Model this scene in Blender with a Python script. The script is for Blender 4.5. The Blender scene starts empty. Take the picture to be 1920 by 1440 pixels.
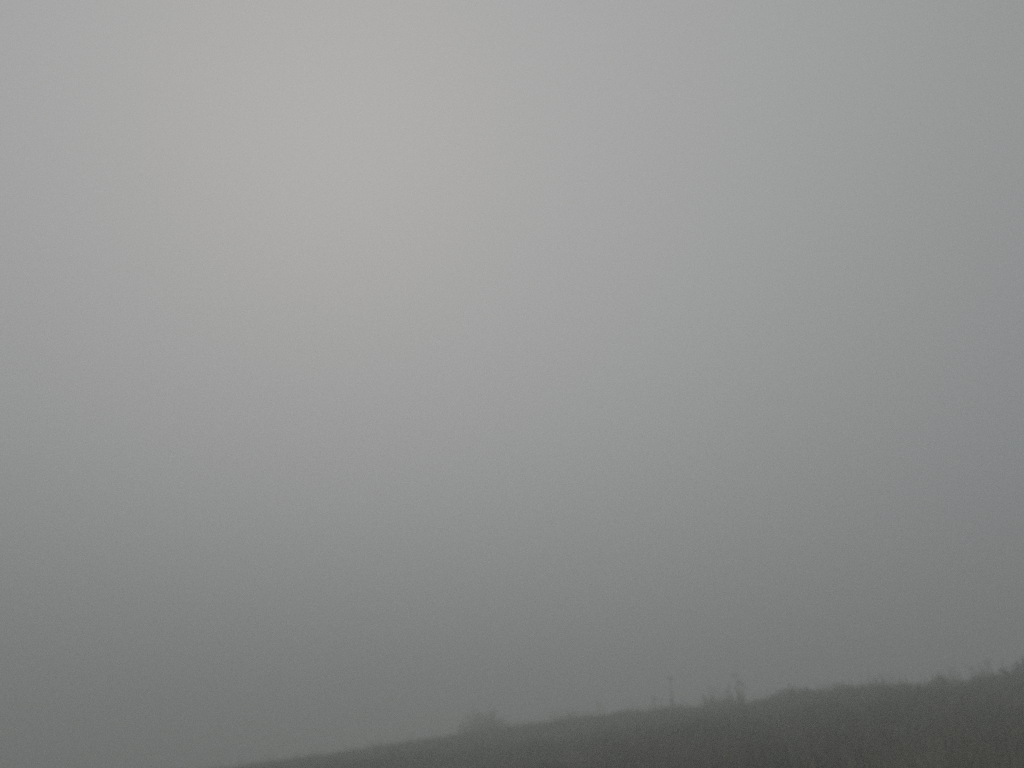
import bpy, math, random
import numpy as np
from mathutils import Vector

random.seed(7)
rng = np.random.default_rng(7)
scene = bpy.context.scene
col = scene.collection
R = math.radians

# ---------------------------------------------------------------- camera
cam_data = bpy.data.cameras.new("camera")
cam_data.sensor_width = 36.0
cam_data.lens = 28.26
cam_data.clip_start = 0.05
cam_data.clip_end = 2000.0
cam_data.dof.use_dof = True               # the phone's focus hunted in the fog: everything sits a little soft
cam_data.dof.focus_distance = 1.6
cam_data.dof.aperture_fstop = 3.0
cam = bpy.data.objects.new("camera", cam_data)
cam.location = (0.0, 0.0, 1.6)
cam.rotation_euler = (R(90 + 27.4), 0.0, 0.0)
col.objects.link(cam)
scene.camera = cam

# ---------------------------------------------------------------- sky and sun
SUN_EL, SUN_AZ = R(43), R(-17)            # behind the cloud, high and a little left of the view
world = bpy.data.worlds.new("World")
scene.world = world
world.use_nodes = True
nt = world.node_tree
for n in list(nt.nodes):
    nt.nodes.remove(n)


def wn(kind, **kw):
    n = nt.nodes.new(kind)
    for k, v in kw.items():
        setattr(n, k, v)
    return n


def wmath(op, a, b=None, c=None):
    n = wn("ShaderNodeMath", operation=op)
    for i, v in enumerate((a, b, c)):
        if v is None:
            continue
        if isinstance(v, (int, float)):
            n.inputs[i].default_value = v
        else:
            nt.links.new(v, n.inputs[i])
    return n.outputs[0]


out = wn("ShaderNodeOutputWorld")
bg = wn("ShaderNodeBackground")
bg.inputs["Strength"].default_value = 0.1
nt.links.new(bg.outputs[0], out.inputs["Surface"])
nish = wn("ShaderNodeTexSky", sky_type="NISHITA")
nish.sun_disc = False
nish.sun_elevation = SUN_EL
nish.sun_rotation = SUN_AZ
nish.dust_density = 1.0
geo = wn("ShaderNodeTexCoord")
nrm = wn("ShaderNodeVectorMath", operation="NORMALIZE")
nt.links.new(geo.outputs["Generated"], nrm.inputs[0])
sep = wn("ShaderNodeSeparateXYZ")
nt.links.new(nrm.outputs[0], sep.inputs[0])
zc = wmath("MAXIMUM", sep.outputs["Z"], 0.0)
# overcast fog cloud: dark at the horizon, levelling off towards the zenith
e = wmath("POWER", 2.71828, wmath("MULTIPLY", zc, -4.9))
lum = wmath("MULTIPLY_ADD", e, -3.6, 4.56)
# broad brightening round the hidden sun
dot = wn("ShaderNodeVectorMath", operation="DOT_PRODUCT")
nt.links.new(nrm.outputs[0], dot.inputs[0])
sd = Vector((math.sin(SUN_AZ) * math.cos(SUN_EL), math.cos(SUN_AZ) * math.cos(SUN_EL), math.sin(SUN_EL)))
dot.inputs[1].default_value = sd
glow = wmath("POWER", wmath("MAXIMUM", dot.outputs["Value"], 0.0), 2.5)
lum = wmath("MULTIPLY", lum, wmath("MULTIPLY_ADD", glow, 0.42, 0.61))
tint = wn("ShaderNodeMix", data_type="RGBA", blend_type="MULTIPLY")
tint.inputs["Factor"].default_value = 1.0
tint.inputs["A"].default_value = (0, 0, 0, 1)
comb = wn("ShaderNodeCombineColor")
for i in range(3):
    nt.links.new(lum, comb.inputs[i])
nt.links.new(comb.outputs[0], tint.inputs["A"])
# the cloud is a touch warm towards the sun and cooler away from it
warm = wn("ShaderNodeMix", data_type="RGBA")
nt.links.new(glow, warm.inputs["Factor"])
warm.inputs["A"].default_value = (0.955, 1.0, 1.0, 1)
warm.inputs["B"].default_value = (1.02, 1.0, 0.985, 1)
nt.links.new(warm.outputs["Result"], tint.inputs["B"])
mix = wn("ShaderNodeMix", data_type="RGBA")
mix.inputs["Factor"].default_value = 0.96        # nearly all of the sky is cloud
nt.links.new(nish.outputs[0], mix.inputs["A"])
nt.links.new(tint.outputs["Result"], mix.inputs["B"])
nt.links.new(mix.outputs["Result"], bg.inputs["Color"])

sun_data = bpy.data.lights.new("sun", "SUN")
sun_data.energy = 0.5
sun_data.angle = R(90)
sun_data.color = (1.0, 0.97, 0.93)
sun = bpy.data.objects.new("sun", sun_data)
sun.rotation_euler = (-sd).to_track_quat("-Z", "Y").to_euler()
sun.location = (0, 0, 60)
col.objects.link(sun)

scene.view_settings.view_transform = "Standard"
scene.view_settings.look = "None"
scene.view_settings.exposure = 0.0
scene.view_settings.gamma = 1.0
scene.view_settings.use_curve_mapping = False
scene.cycles.volume_bounces = 3
scene.cycles.max_bounces = 6
scene.cycles.diffuse_bounces = 2
scene.cycles.use_denoising = False        # leave the sampling grain, the photograph is grainy too

# ---------------------------------------------------------------- helpers


def material(name, stops, scale=3.0, rough=0.95, spec=0.1, detail=6.0, island=0.0):
    m = bpy.data.materials.new(name)
    m.use_nodes = True
    t = m.node_tree
    b = t.nodes["Principled BSDF"]
    b.inputs["Roughness"].default_value = rough
    b.inputs["Specular IOR Level"].default_value = spec
    tc = t.nodes.new("ShaderNodeNewGeometry")
    nz = t.nodes.new("ShaderNodeTexNoise")
    nz.inputs["Scale"].default_value = scale
    nz.inputs["Detail"].default_value = detail
    t.links.new(tc.outputs["Position"], nz.inputs["Vector"])
    ramp = t.nodes.new("ShaderNodeValToRGB")
    el = ramp.color_ramp.elements
    el[0].position, el[0].color = stops[0][0], (*stops[0][1], 1)
    el[1].position, el[1].color = stops[-1][0], (*stops[-1][1], 1)
    for p, c in stops[1:-1]:
        el.new(p).color = (*c, 1)
    fac = nz.outputs["Fac"]
    if island:
        ma = t.nodes.new("ShaderNodeMath")
        ma.operation = "MULTIPLY_ADD"
        t.links.new(tc.outputs["Random Per Island"], ma.inputs[0])
        ma.inputs[1].default_value = island
        sb = t.nodes.new("ShaderNodeMath")
        sb.operation = "SUBTRACT"
        t.links.new(fac, sb.inputs[0])
        sb.inputs[1].default_value = island / 2
        t.links.new(sb.outputs[0], ma.inputs[2])
        fac = ma.outputs[0]
    t.links.new(fac, ramp.inputs["Fac"])
    t.links.new(ramp.outputs["Color"], b.inputs["Base Color"])
    return m


def mesh_object(name, verts, faces, mat, parent=None, smooth=False):
    me = bpy.data.meshes.new(name)
    me.from_pydata([tuple(v) for v in verts], [], faces)
    me.materials.append(mat)
    if smooth:
        me.polygons.foreach_set("use_smooth", [True] * len(me.polygons))
    me.update()
    o = bpy.data.objects.new(name, me)
    col.objects.link(o)
    if parent:
        o.parent = parent
    return o


def big_mesh(name, verts, loops, starts, totals, mat):
    me = bpy.data.meshes.new(name)
    me.vertices.add(len(verts))
    me.vertices.foreach_set("co", verts.astype(np.float32).ravel())
    me.loops.add(len(loops))
    me.loops.foreach_set("vertex_index", loops.astype(np.int32))
    me.polygons.add(len(starts))
    me.polygons.foreach_set("loop_start", starts.astype(np.int32))
    me.polygons.foreach_set("loop_total", totals.astype(np.int32))
    me.materials.append(mat)
    me.update(calc_edges=True)
    me.validate()
    o = bpy.data.objects.new(name, me)
    col.objects.link(o)
    return o


# smooth value noise for the terrain and the growth pattern
_G = rng.random((64, 64))


def vnoise(x, y):
    x = np.asarray(x, float)
    y = np.asarray(y, float)
    xi, yi = np.floor(x).astype(int), np.floor(y).astype(int)
    fx, fy = x - xi, y - yi
    fx, fy = fx * fx * (3 - 2 * fx), fy * fy * (3 - 2 * fy)
    a, b = _G[xi % 64, yi % 64], _G[(xi + 1) % 64, yi % 64]
    c, d = _G[xi % 64, (yi + 1) % 64], _G[(xi + 1) % 64, (yi + 1) % 64]
    return (a * (1 - fx) + b * fx) * (1 - fy) + (c * (1 - fx) + d * fx) * fy - 0.5


# ---------------------------------------------------------------- terrain: a bank whose crest runs away to the left
NX, NY = 0.684, 0.7295                    # across the crest, away from the camera
EX, EY = -0.7295, 0.684                   # along the crest, away to the left
CREST = 27.4                              # metres from the camera to the crest line
GRASS_TOP = 0.48                          # height the sward adds to the bare ground


def terrain(x, y):
    x = np.asarray(x, float)
    y = np.asarray(y, float)
    u = CREST - (NX * x + NY * y)
    s = EX * x + EY * y
    sc = np.clip(s, -60, 130)
    h = 5.13 - 0.018 * sc - 0.00038 * sc * sc - GRASS_TOP - 0.02 * (sc - 27 + np.sqrt((sc - 27) ** 2 + 9))
    h = 0.5 * (h + 0.3 + np.sqrt((h - 0.3) ** 2 + 0.3))
    drop = np.where(u >= 0, (np.sqrt(u * u + 3.0) - 1.73) / 26.0, (np.sqrt(u * u + 3.0) - 1.73) / 46.0)
    g = 1 - drop
    g = 0.5 * (g + np.sqrt(g * g + 0.002))
    z = h * g
    near = np.clip(np.hypot(x, y) / 6.0, 0, 1)
    z = z + near * (0.22 * vnoise(x / 5.1 + 9, y / 5.1 + 3) + 0.10 * vnoise(x / 1.7 + 2, y / 1.7 + 30)
                    + 0.05 * vnoise(x / 0.6, y / 0.6))
    return z


def axis(lo, hi, step, far):
    inner = np.arange(lo, hi + 1e-6, step)
    k = np.geomspace(step * 1.5, far, 26)
    return np.concatenate([lo - np.cumsum(np.diff(np.concatenate([[0], k])))[::-1], inner,
                           hi + np.cumsum(np.diff(np.concatenate([[0], k])))])


gx, gy = axis(-45, 32, 0.4, 340), axis(-4, 72, 0.4, 320)
GX, GY = np.meshgrid(gx, gy)
GZ = terrain(GX, GY)
nxg, nyg = len(gx), len(gy)
idx = np.arange(nxg * nyg).reshape(nyg, nxg)
quads = np.stack([idx[:-1, :-1], idx[:-1, 1:], idx[1:, 1:], idx[1:, :-1]], -1).reshape(-1, 4)
soil = material("turf_and_thatch", [(0.3, (0.070, 0.066, 0.044)), (0.5, (0.110, 0.102, 0.070)), (0.7, (0.150, 0.134, 0.098))], 1.4)
nq = len(quads)
ground = big_mesh("ground", np.stack([GX, GY, GZ], -1).reshape(-1, 3), quads.ravel(), np.arange(nq) * 4, np.full(nq, 4), soil)
ground["kind"] = "structure"
ground["label"] = "dark grassy bank rising to the right into the fog"
ground.data.polygons.foreach_set("use_smooth", [True] * nq)

# ---------------------------------------------------------------- grass: one sward of blades over the bank
grass_mat = material("rough_grass", [(0.28, (0.140, 0.150, 0.102)), (0.5, (0.195, 0.192, 0.140)), (0.72, (0.250, 0.232, 0.180))],
                     0.55, island=0.30)


def blades(px, py, height, width, lean):
    """Curved, tapering blades: five vertices, a quad and a triangle each."""
    n = len(px)
    pz = terrain(px, py) - 0.02
    th = rng.random(n) * 2 * np.pi
    ph = rng.random(n) * 2 * np.pi
    wx, wy = np.cos(th) * width / 2, np.sin(th) * width / 2
    lx, ly = np.cos(ph) * lean * height, np.sin(ph) * lean * height
    v = np.zeros((n, 5, 3))
    v[:, 0] = np.stack([px - wx, py - wy, pz], -1)
    v[:, 1] = np.stack([px + wx, py + wy, pz], -1)
    mx, my, mz = px + lx * 0.3, py + ly * 0.3, pz + height * 0.6
    v[:, 2] = np.stack([mx + wx * 0.7, my + wy * 0.7, mz], -1)
    v[:, 3] = np.stack([mx - wx * 0.7, my - wy * 0.7, mz], -1)
    v[:, 4] = np.stack([px + lx, py + ly, pz + height * np.sqrt(np.maximum(0.1, 1 - lean * lean * 0.6))], -1)
    base = (np.arange(n) * 5)[:, None]
    loops = np.concatenate([base + np.array([0, 1, 2, 3]), base + np.array([3, 2, 4])], 1).ravel()
    starts = (np.arange(n)[:, None] * 7 + np.array([0, 4])).ravel()
    totals = np.tile([4, 3], n)
    return v.reshape(-1, 3), loops, starts, totals


def scatter(n, xlo, xhi, ylo, yhi):
    return rng.uniform(xlo, xhi, n), rng.uniform(ylo, yhi, n)


def in_view(x, y, pad=7.0):
    return np.abs(x) < 0.70 * y + pad


bx, by = scatter(1150000, -42, 30, 3, 68)
uu = CREST - (NX * bx + NY * by)
keep = in_view(bx, by) & (uu > -4.5)
clump = vnoise(bx / 0.55 + 11, by / 0.55 + 7) + 0.7 * vnoise(bx / 2.3 + 5, by / 2.3 + 1)
keep &= rng.random(len(bx)) < np.clip(0.62 + 0.9 * clump, 0.15, 1.0)
bx, by, clump = bx[keep], by[keep], clump[keep]
hh = np.clip(0.27 + 0.20 * clump, 0.10, 0.6) * rng.uniform(0.55, 1.35, len(bx))
ww = rng.uniform(0.006, 0.014, len(bx)) + 0.0003 * np.hypot(bx, by)
ll = rng.uniform(0.05, 0.8, len(bx))
# sparse seed stems standing over the sward
sx, sy = scatter(26000, -42, 30, 3, 68)
us = CREST - (NX * sx + NY * sy)
cl = vnoise(sx / 1.6 + 40, sy / 1.6 + 13)
k2 = in_view(sx, sy) & (us > -3.5) & (rng.random(len(sx)) < np.clip(0.25 + 1.5 * cl, 0.02, 0.9))
sx, sy = sx[k2], sy[k2]
# a ragged fringe of tall dead stems on the crest itself
fs_, ft_ = rng.uniform(-4, 62, 16000), rng.normal(0.3, 1.0, 16000)
fx_, fy_ = NX * (CREST + ft_) + EX * fs_, NY * (CREST + ft_) + EY * fs_
k3 = rng.random(16000) < np.clip(0.30 + 1.8 * vnoise(fs_ / 0.7 + 3, ft_ / 2 + 8) + 0.8 * vnoise(fs_ / 3.1, ft_ / 5 + 20), 0.0, 1.0)
fx_, fy_ = fx_[k3], fy_[k3]
fh_ = rng.uniform(0.40, 1.0, len(fx_)) * rng.uniform(0.7, 1.0, len(fx_)) * (1 + 0.45 * np.clip((fs_[k3] - 22) / 20, 0, 1) * (1 + 1.2 * vnoise(fs_[k3] / 0.9 + 30, ft_[k3] / 3)))
px = np.concatenate([bx, sx])
py = np.concatenate([by, sy])
hh = np.concatenate([hh, rng.uniform(0.42, 0.85, len(sx))])
ww = np.concatenate([ww, rng.uniform(0.008, 0.016, len(sx))])
ll = np.concatenate([ll, rng.uniform(0.02, 0.3, len(sx))])
px, py = np.concatenate([px, fx_]), np.concatenate([py, fy_])
hh = np.concatenate([hh, fh_])
ww = np.concatenate([ww, rng.uniform(0.012, 0.022, len(fx_))])
ll = np.concatenate([ll, rng.uniform(0.02, 0.35, len(fx_))])
grass = big_mesh("rough_grass", *blades(px, py, hh, ww, ll), grass_mat)
grass["kind"] = "stuff"
grass["category"] = "grass"
grass["label"] = "rough dull green and brown grass covering the bank"

# ---------------------------------------------------------------- plants along the crest


def crest_point(s, t=0.0):
    x = NX * (CREST + t) + EX * s
    y = NY * (CREST + t) + EY * s
    return Vector((x, y, float(terrain(x, y)) - 0.03))


def thing(name, loc, label, cat, group):
    o = bpy.data.objects.new(name, None)
    o.empty_display_size = 0.2
    o.location = loc
    col.objects.link(o)
    o["label"], o["category"] = label, cat
    if group:
        o["group"] = group
    return o


def tube(V, F, pts, radii, n=6):
    b0 = len(V)
    for i, p in enumerate(pts):
        d = (pts[min(i + 1, len(pts) - 1)] - pts[max(i - 1, 0)]).normalized()
        a = d.orthogonal().normalized()
        b = d.cross(a)
        for k in range(n):
            w = 2 * math.pi * k / n
            V.append(p + (a * math.cos(w) + b * math.sin(w)) * radii[i])
    for i in range(len(pts) - 1):
        for k in range(n):
            k2_ = (k + 1) % n
            F.append((b0 + i * n + k, b0 + i * n + k2_, b0 + (i + 1) * n + k2_, b0 + (i + 1) * n + k))
    F.append(tuple(b0 + (len(pts) - 1) * n + k for k in range(n)))


def leaf(V, F, p, d, size, aspect=0.5):
    side = d.cross(Vector((random.uniform(-1, 1), random.uniform(-1, 1), random.uniform(-1, 1))))
    if side.length < 1e-4:
        side = d.orthogonal()
    side = side.normalized() * size * aspect * 0.5
    up = side.cross(d).normalized() * size * 0.12
    b0 = len(V)
    V += [p, p + d * size * 0.5 + side + up, p + d * size, p + d * size * 0.5 - side + up]
    F += [(b0, b0 + 1, b0 + 2), (b0, b0 + 2, b0 + 3)]


stalk_mat = material("dry_stalk", [(0.3, (0.055, 0.046, 0.034)), (0.7, (0.090, 0.076, 0.055))], 9.0)
head_mat = material("dry_flower_head", [(0.3, (0.050, 0.044, 0.034)), (0.7, (0.085, 0.072, 0.052))], 14.0)
twig_mat = material("grey_brown_twigs", [(0.3, (0.045, 0.038, 0.030)), (0.7, (0.080, 0.068, 0.055))], 12.0)
leaf_mats = {
    "green": material("dull_green_leaves", [(0.3, (0.035, 0.055, 0.028)), (0.5, (0.050, 0.070, 0.036)), (0.7, (0.070, 0.085, 0.048))], 5.0, island=0.4),
    "brown": material("brown_leaves", [(0.3, (0.055, 0.046, 0.032)), (0.5, (0.080, 0.064, 0.044)), (0.7, (0.105, 0.085, 0.060))], 5.0, island=0.4),
}


def stalk(s, t, height, heads, label, lean=(0.0, 0.0), thick=0.019):
    """A dead umbellifer: one straight stem, short branches and flat rayed heads."""
    root = thing("dry_stalk", crest_point(s, t), label, "dry weed", "dead weed stalks standing along the crest")
    V, F = [], []
    pts = [Vector((lean[0] * q * height + 0.012 * math.sin(3 * q + s), lean[1] * q * height, q * height)) for q in (0, 0.2, 0.4, 0.6, 0.8, 1)]
    tube(V, F, pts, [thick * (1 - 0.6 * q) for q in (0, 0.2, 0.4, 0.6, 0.8, 1)])
    mesh_object("stem", V, F, stalk_mat, root, True)
    for i, (frac, reach, rad) in enumerate(heads):
        V, F = [], []
        p0 = pts[-1] * frac
        a = random.uniform(0, 6.28)
        if reach > 0:
            tip = p0 + Vector((math.cos(a) * reach * 0.5, math.sin(a) * reach * 0.5, reach))
            br = [p0, p0.lerp(tip, 0.5) + Vector((math.cos(a), math.sin(a), 0)) * reach * 0.08, tip]
            tube(V, F, br, [thick * 0.5, thick * 0.4, thick * 0.3], 5)
            mesh_object("branch", V, F, stalk_mat, root, True)
        else:
            tip = p0
        V, F = [], []
        nr = 14
        for k in range(nr):
            w = 2 * math.pi * k / nr + random.uniform(-0.2, 0.2)
            rr = rad * (1.0 if k % 2 else 0.62) * random.uniform(0.85, 1.1)
            end = tip + Vector((math.cos(w) * rr, math.sin(w) * rr, rad * random.uniform(0.45, 0.62)))
            tube(V, F, [tip, tip.lerp(end, 0.5) + Vector((0, 0, -0.006)), end], [0.004, 0.003, 0.0025], 4)
            for q in range(9):
                d = Vector((random.uniform(-1, 1), random.uniform(-1, 1), random.uniform(0.1, 0.8))).normalized()
                leaf(V, F, end, d, rad * 0.22, 0.5)
        mesh_object("flower_head", V, F, head_mat, root)
    V, F = [], []
    for q in range(10):                    # shrivelled leaves hanging on the lower stem
        p = pts[-1] * random.uniform(0.1, 0.55)
        w = random.uniform(0, 6.28)
        leaf(V, F, p, Vector((math.cos(w), math.sin(w), random.uniform(-0.9, 0.3))).normalized(), random.uniform(0.08, 0.2), 0.3)
    mesh_object("leaves", V, F, head_mat, root)
    return root


def shrub(s, t, width, height, n_leaf, kind, label, name="shrub", skew=0.0, leaf_size=0.075):
    root = thing(name, crest_point(s, t), label, "shrub", "low shrubs along the crest")
    V, F = [], []
    LV, LF = [], []
    tips = []
    ns = max(18, int(26 * width))
    for k in range(ns):
        a = random.uniform(0, 6.28)
        r0 = random.uniform(0, 0.25) * width / 2
        reach = random.uniform(0.25, 1.0) * width / 2
        top = height * (1 - 0.6 * (reach / (width / 2)) ** 2) * random.uniform(0.5, 1.05)
        b = Vector((math.cos(a) * r0, math.sin(a) * r0, 0))
        m = Vector((math.cos(a) * reach * 0.55, math.sin(a) * reach * 0.55, top * 0.55))
        e_ = Vector((math.cos(a) * reach + skew * top, math.sin(a) * reach, top))
        tube(V, F, [b, b.lerp(m, 0.5) + Vector((0, 0, 0.05)), m, m.lerp(e_, 0.55), e_], [0.016, 0.013, 0.010, 0.006, 0.003], 5)
        tips.append((b, m, e_))
        for j in range(3):
            q = random.uniform(0.3, 0.95)
            p = m.lerp(e_, q)
            d = Vector((random.uniform(-1, 1), random.uniform(-1, 1), random.uniform(0.0, 1.1))).normalized()
            e2 = p + d * random.uniform(0.12, 0.32) * height
            tube(V, F, [p, p.lerp(e2, 0.5), e2], [0.006, 0.004, 0.002], 4)
            tips.append((p, p.lerp(e2, 0.5), e2))
    mesh_object("branches", V, F, twig_mat, root, True)
    for j in range(n_leaf):
        b, m, e_ = random.choice(tips)
        q = random.uniform(0.05, 1.0) ** 0.7
        p = b.lerp(m, q * 2) if q < 0.5 else m.lerp(e_, q * 2 - 1)
        sp = 0.09 * height
        p = p + Vector((random.gauss(0, sp), random.gauss(0, sp), random.gauss(0, sp)))
        p.z = max(p.z, 0.02)
        d = Vector((random.uniform(-1, 1), random.uniform(-1, 1), random.uniform(-0.4, 0.9))).normalized()
        leaf(LV, LF, p, d, leaf_size * random.uniform(0.6, 1.3), 0.5)
    f = mesh_object("foliage", LV, LF, leaf_mats[kind], root)
    return root


def tussock(s, t, radius, height, n, label):
    root = thing("grass_tussock", crest_point(s, t), label, "grass tuft", "tufts of tall grass along the crest")
    for part, cnt, hs, mat in (("blades", n, 1.0, grass_mat), ("seed_stems", max(6, n // 9), 1.35, stalk_mat)):
        V, F = [], []
        for k in range(cnt):
            a = random.uniform(0, 6.28)
            r0 = radius * math.sqrt(random.random()) * 0.6
            h = height * hs * random.uniform(0.55, 1.05)
            ln = random.uniform(0.05, 0.55) * (1.0 if hs == 1.0 else 0.35)
            w = random.uniform(0.010, 0.020)
            sa = random.uniform(0, 6.28)
            sv = Vector((math.cos(sa), math.sin(sa), 0)) * w / 2
            p = Vector((math.cos(a) * r0, math.sin(a) * r0, 0))
            ld = Vector((math.cos(a), math.sin(a), 0)) * ln * h
            mid = p + ld * 0.3 + Vector((0, 0, h * 0.6))
            tip = p + ld + Vector((0, 0, h * (1 - 0.3 * ln)))
            b0 = len(V)
            V += [p - sv, p + sv, mid + sv * 0.8, mid - sv * 0.8, tip]
            F += [(b0, b0 + 1, b0 + 2, b0 + 3), (b0 + 3, b0 + 2, b0 + 4)]
            if hs > 1:                     # a loose seed head
                for q in range(7):
                    leaf(V, F, tip - Vector((0, 0, 0.02 * q)), Vector((random.uniform(-1, 1), random.uniform(-1, 1), 1.2)).normalized(), 0.05, 0.35)
        mesh_object(part, V, F, mat, root)
    return root


# shrubs
shrub(28.4, 1.0, 3.0, 1.55, 4600, "green", "pale low wide shrub on the ridge, farthest and faintest of the shrubs")
shrub(12.8, 0.5, 2.3, 0.64, 4200, "green", "wide flat dull green bush where the skyline steps up right of the thin stalks")
shrub(11.2, 0.6, 1.3, 0.66, 1600, "brown", "thin brown bush between the stepped green bush and the round brown one")
shrub(8.15, 0.3, 0.75, 0.58, 700, "brown", "small round brown shrub poking above the ridge near the right end")
shrub(4.9, 0.2, 3.6, 0.62, 4600, "green", "large green bush at the highest right end of the ridge")
# dead stalks
stalk(17.73, 0.3, 1.42, [(1.0, 0.0, 0.15)], "tall straight dead stalk with a flat T-shaped head, clearest of the stalks", thick=0.028)
stalk(16.45, 3.0, 1.85, [(1.0, 0.0, 0.14), (0.72, 0.34, 0.09), (0.6, 0.28, 0.07)], "tallest dead stalk, faint and branching, right of the T-shaped one", thick=0.018)
stalk(18.05, 0.1, 0.72, [(1.0, 0.0, 0.07)], "short dead stalk close beside the foot of the T-shaped one", lean=(-0.05, 0))
stalk(18.75, 0.6, 0.92, [(1.0, 0.0, 0.10), (0.7, 0.2, 0.06)], "half-height dead stalk with a blurred head left of the T-shaped one")
stalk(15.35, 0.2, 0.85, [(1.0, 0.0, 0.08), (0.6, 0.2, 0.06)], "slim leaning dead stalk in the tall grass right of the tallest stalk", lean=(0.14, 0.02))
stalk(14.6, 0.1, 0.85, [(1.0, 0.0, 0.09), (0.7, 0.16, 0.06)], "upright dead stalk just left of the stepped green bush", lean=(-0.03, 0))
stalk(23.45, 0.2, 0.75, [(1.0, 0.0, 0.10)], "lone short dead stalk on bare ridge right of the faint wide shrub", lean=(0.04, 0))
stalk(22.1, 1.4, 1.15, [(1.0, 0.0, 0.13), (0.7, 0.22, 0.1)], "pale dead stalk behind the grass between the lone short stalk and the dip", lean=(0.03, 0))
# tufts
tussock(40.9, 0.0, 0.7, 0.95, 190, "farthest tuft of tall grass, almost lost in fog at the bottom edge")
tussock(35.3, 0.0, 0.6, 0.85, 160, "faint grass tuft on the low ridge between the farthest tuft and the ragged one")
tussock(32.1, 0.0, 0.8, 0.90, 240, "wide ragged grass tuft on the ridge left of the faint wide shrub")
tussock(30.8, 0.0, 0.5, 0.8, 140, "narrow grass tuft at the left foot of the faint wide shrub")
tussock(22.5, 0.0, 0.55, 0.60, 170, "grass tuft beside the lone short dead stalk on the middle of the ridge")
tussock(21.2, 0.0, 0.4, 0.5, 120, "low grass tuft right of the pale dead stalk")
tussock(19.2, 0.0, 0.38, 0.62, 120, "pointed grass tuft on the ridge a little left of the half-height stalk")
tussock(15.8, 0.0, 0.55, 0.70, 190, "tall grass tuft at the right foot of the tallest dead stalk")
tussock(15.0, 0.1, 0.45, 0.75, 160, "tallest grass tuft, between two slim stalks left of the stepped green bush")
tussock(10.0, 0.0, 0.6, 0.55, 180, "grass tuft on the smooth ridge between the two brown bushes")
tussock(6.9, 0.0, 0.5, 0.6, 160, "grass tuft just left of the large green bush at the right end")

# ---------------------------------------------------------------- fog: one closed box round everything
lo, hi = Vector((gx[0] - 6, gy[0] - 6, -1.6)), Vector((gx[-1] + 6, gy[-1] + 6, 8.0))
V = [(x, y, z) for z in (lo.z, hi.z) for y in (lo.y, hi.y) for x in (lo.x, hi.x)]
F = [(0, 2, 3, 1), (4, 5, 7, 6), (0, 1, 5, 4), (2, 6, 7, 3), (0, 4, 6, 2), (1, 3, 7, 5)]
fog = bpy.data.materials.new("fog")
fog.use_nodes = True
ft = fog.node_tree
for n in list(ft.nodes):
    ft.nodes.remove(n)
fo = ft.nodes.new("ShaderNodeOutputMaterial")
pv = ft.nodes.new("ShaderNodeVolumePrincipled")
pv.inputs["Color"].default_value = (0.785, 0.812, 0.806, 1)
pv.inputs["Density"].default_value = 0.039
pv.inputs["Anisotropy"].default_value = 0.35
ft.links.new(pv.outputs[0], fo.inputs["Volume"])
haze = mesh_object("haze", V, F, fog)
haze["kind"] = "stuff"
haze["label"] = "dense grey fog filling the air over the bank"
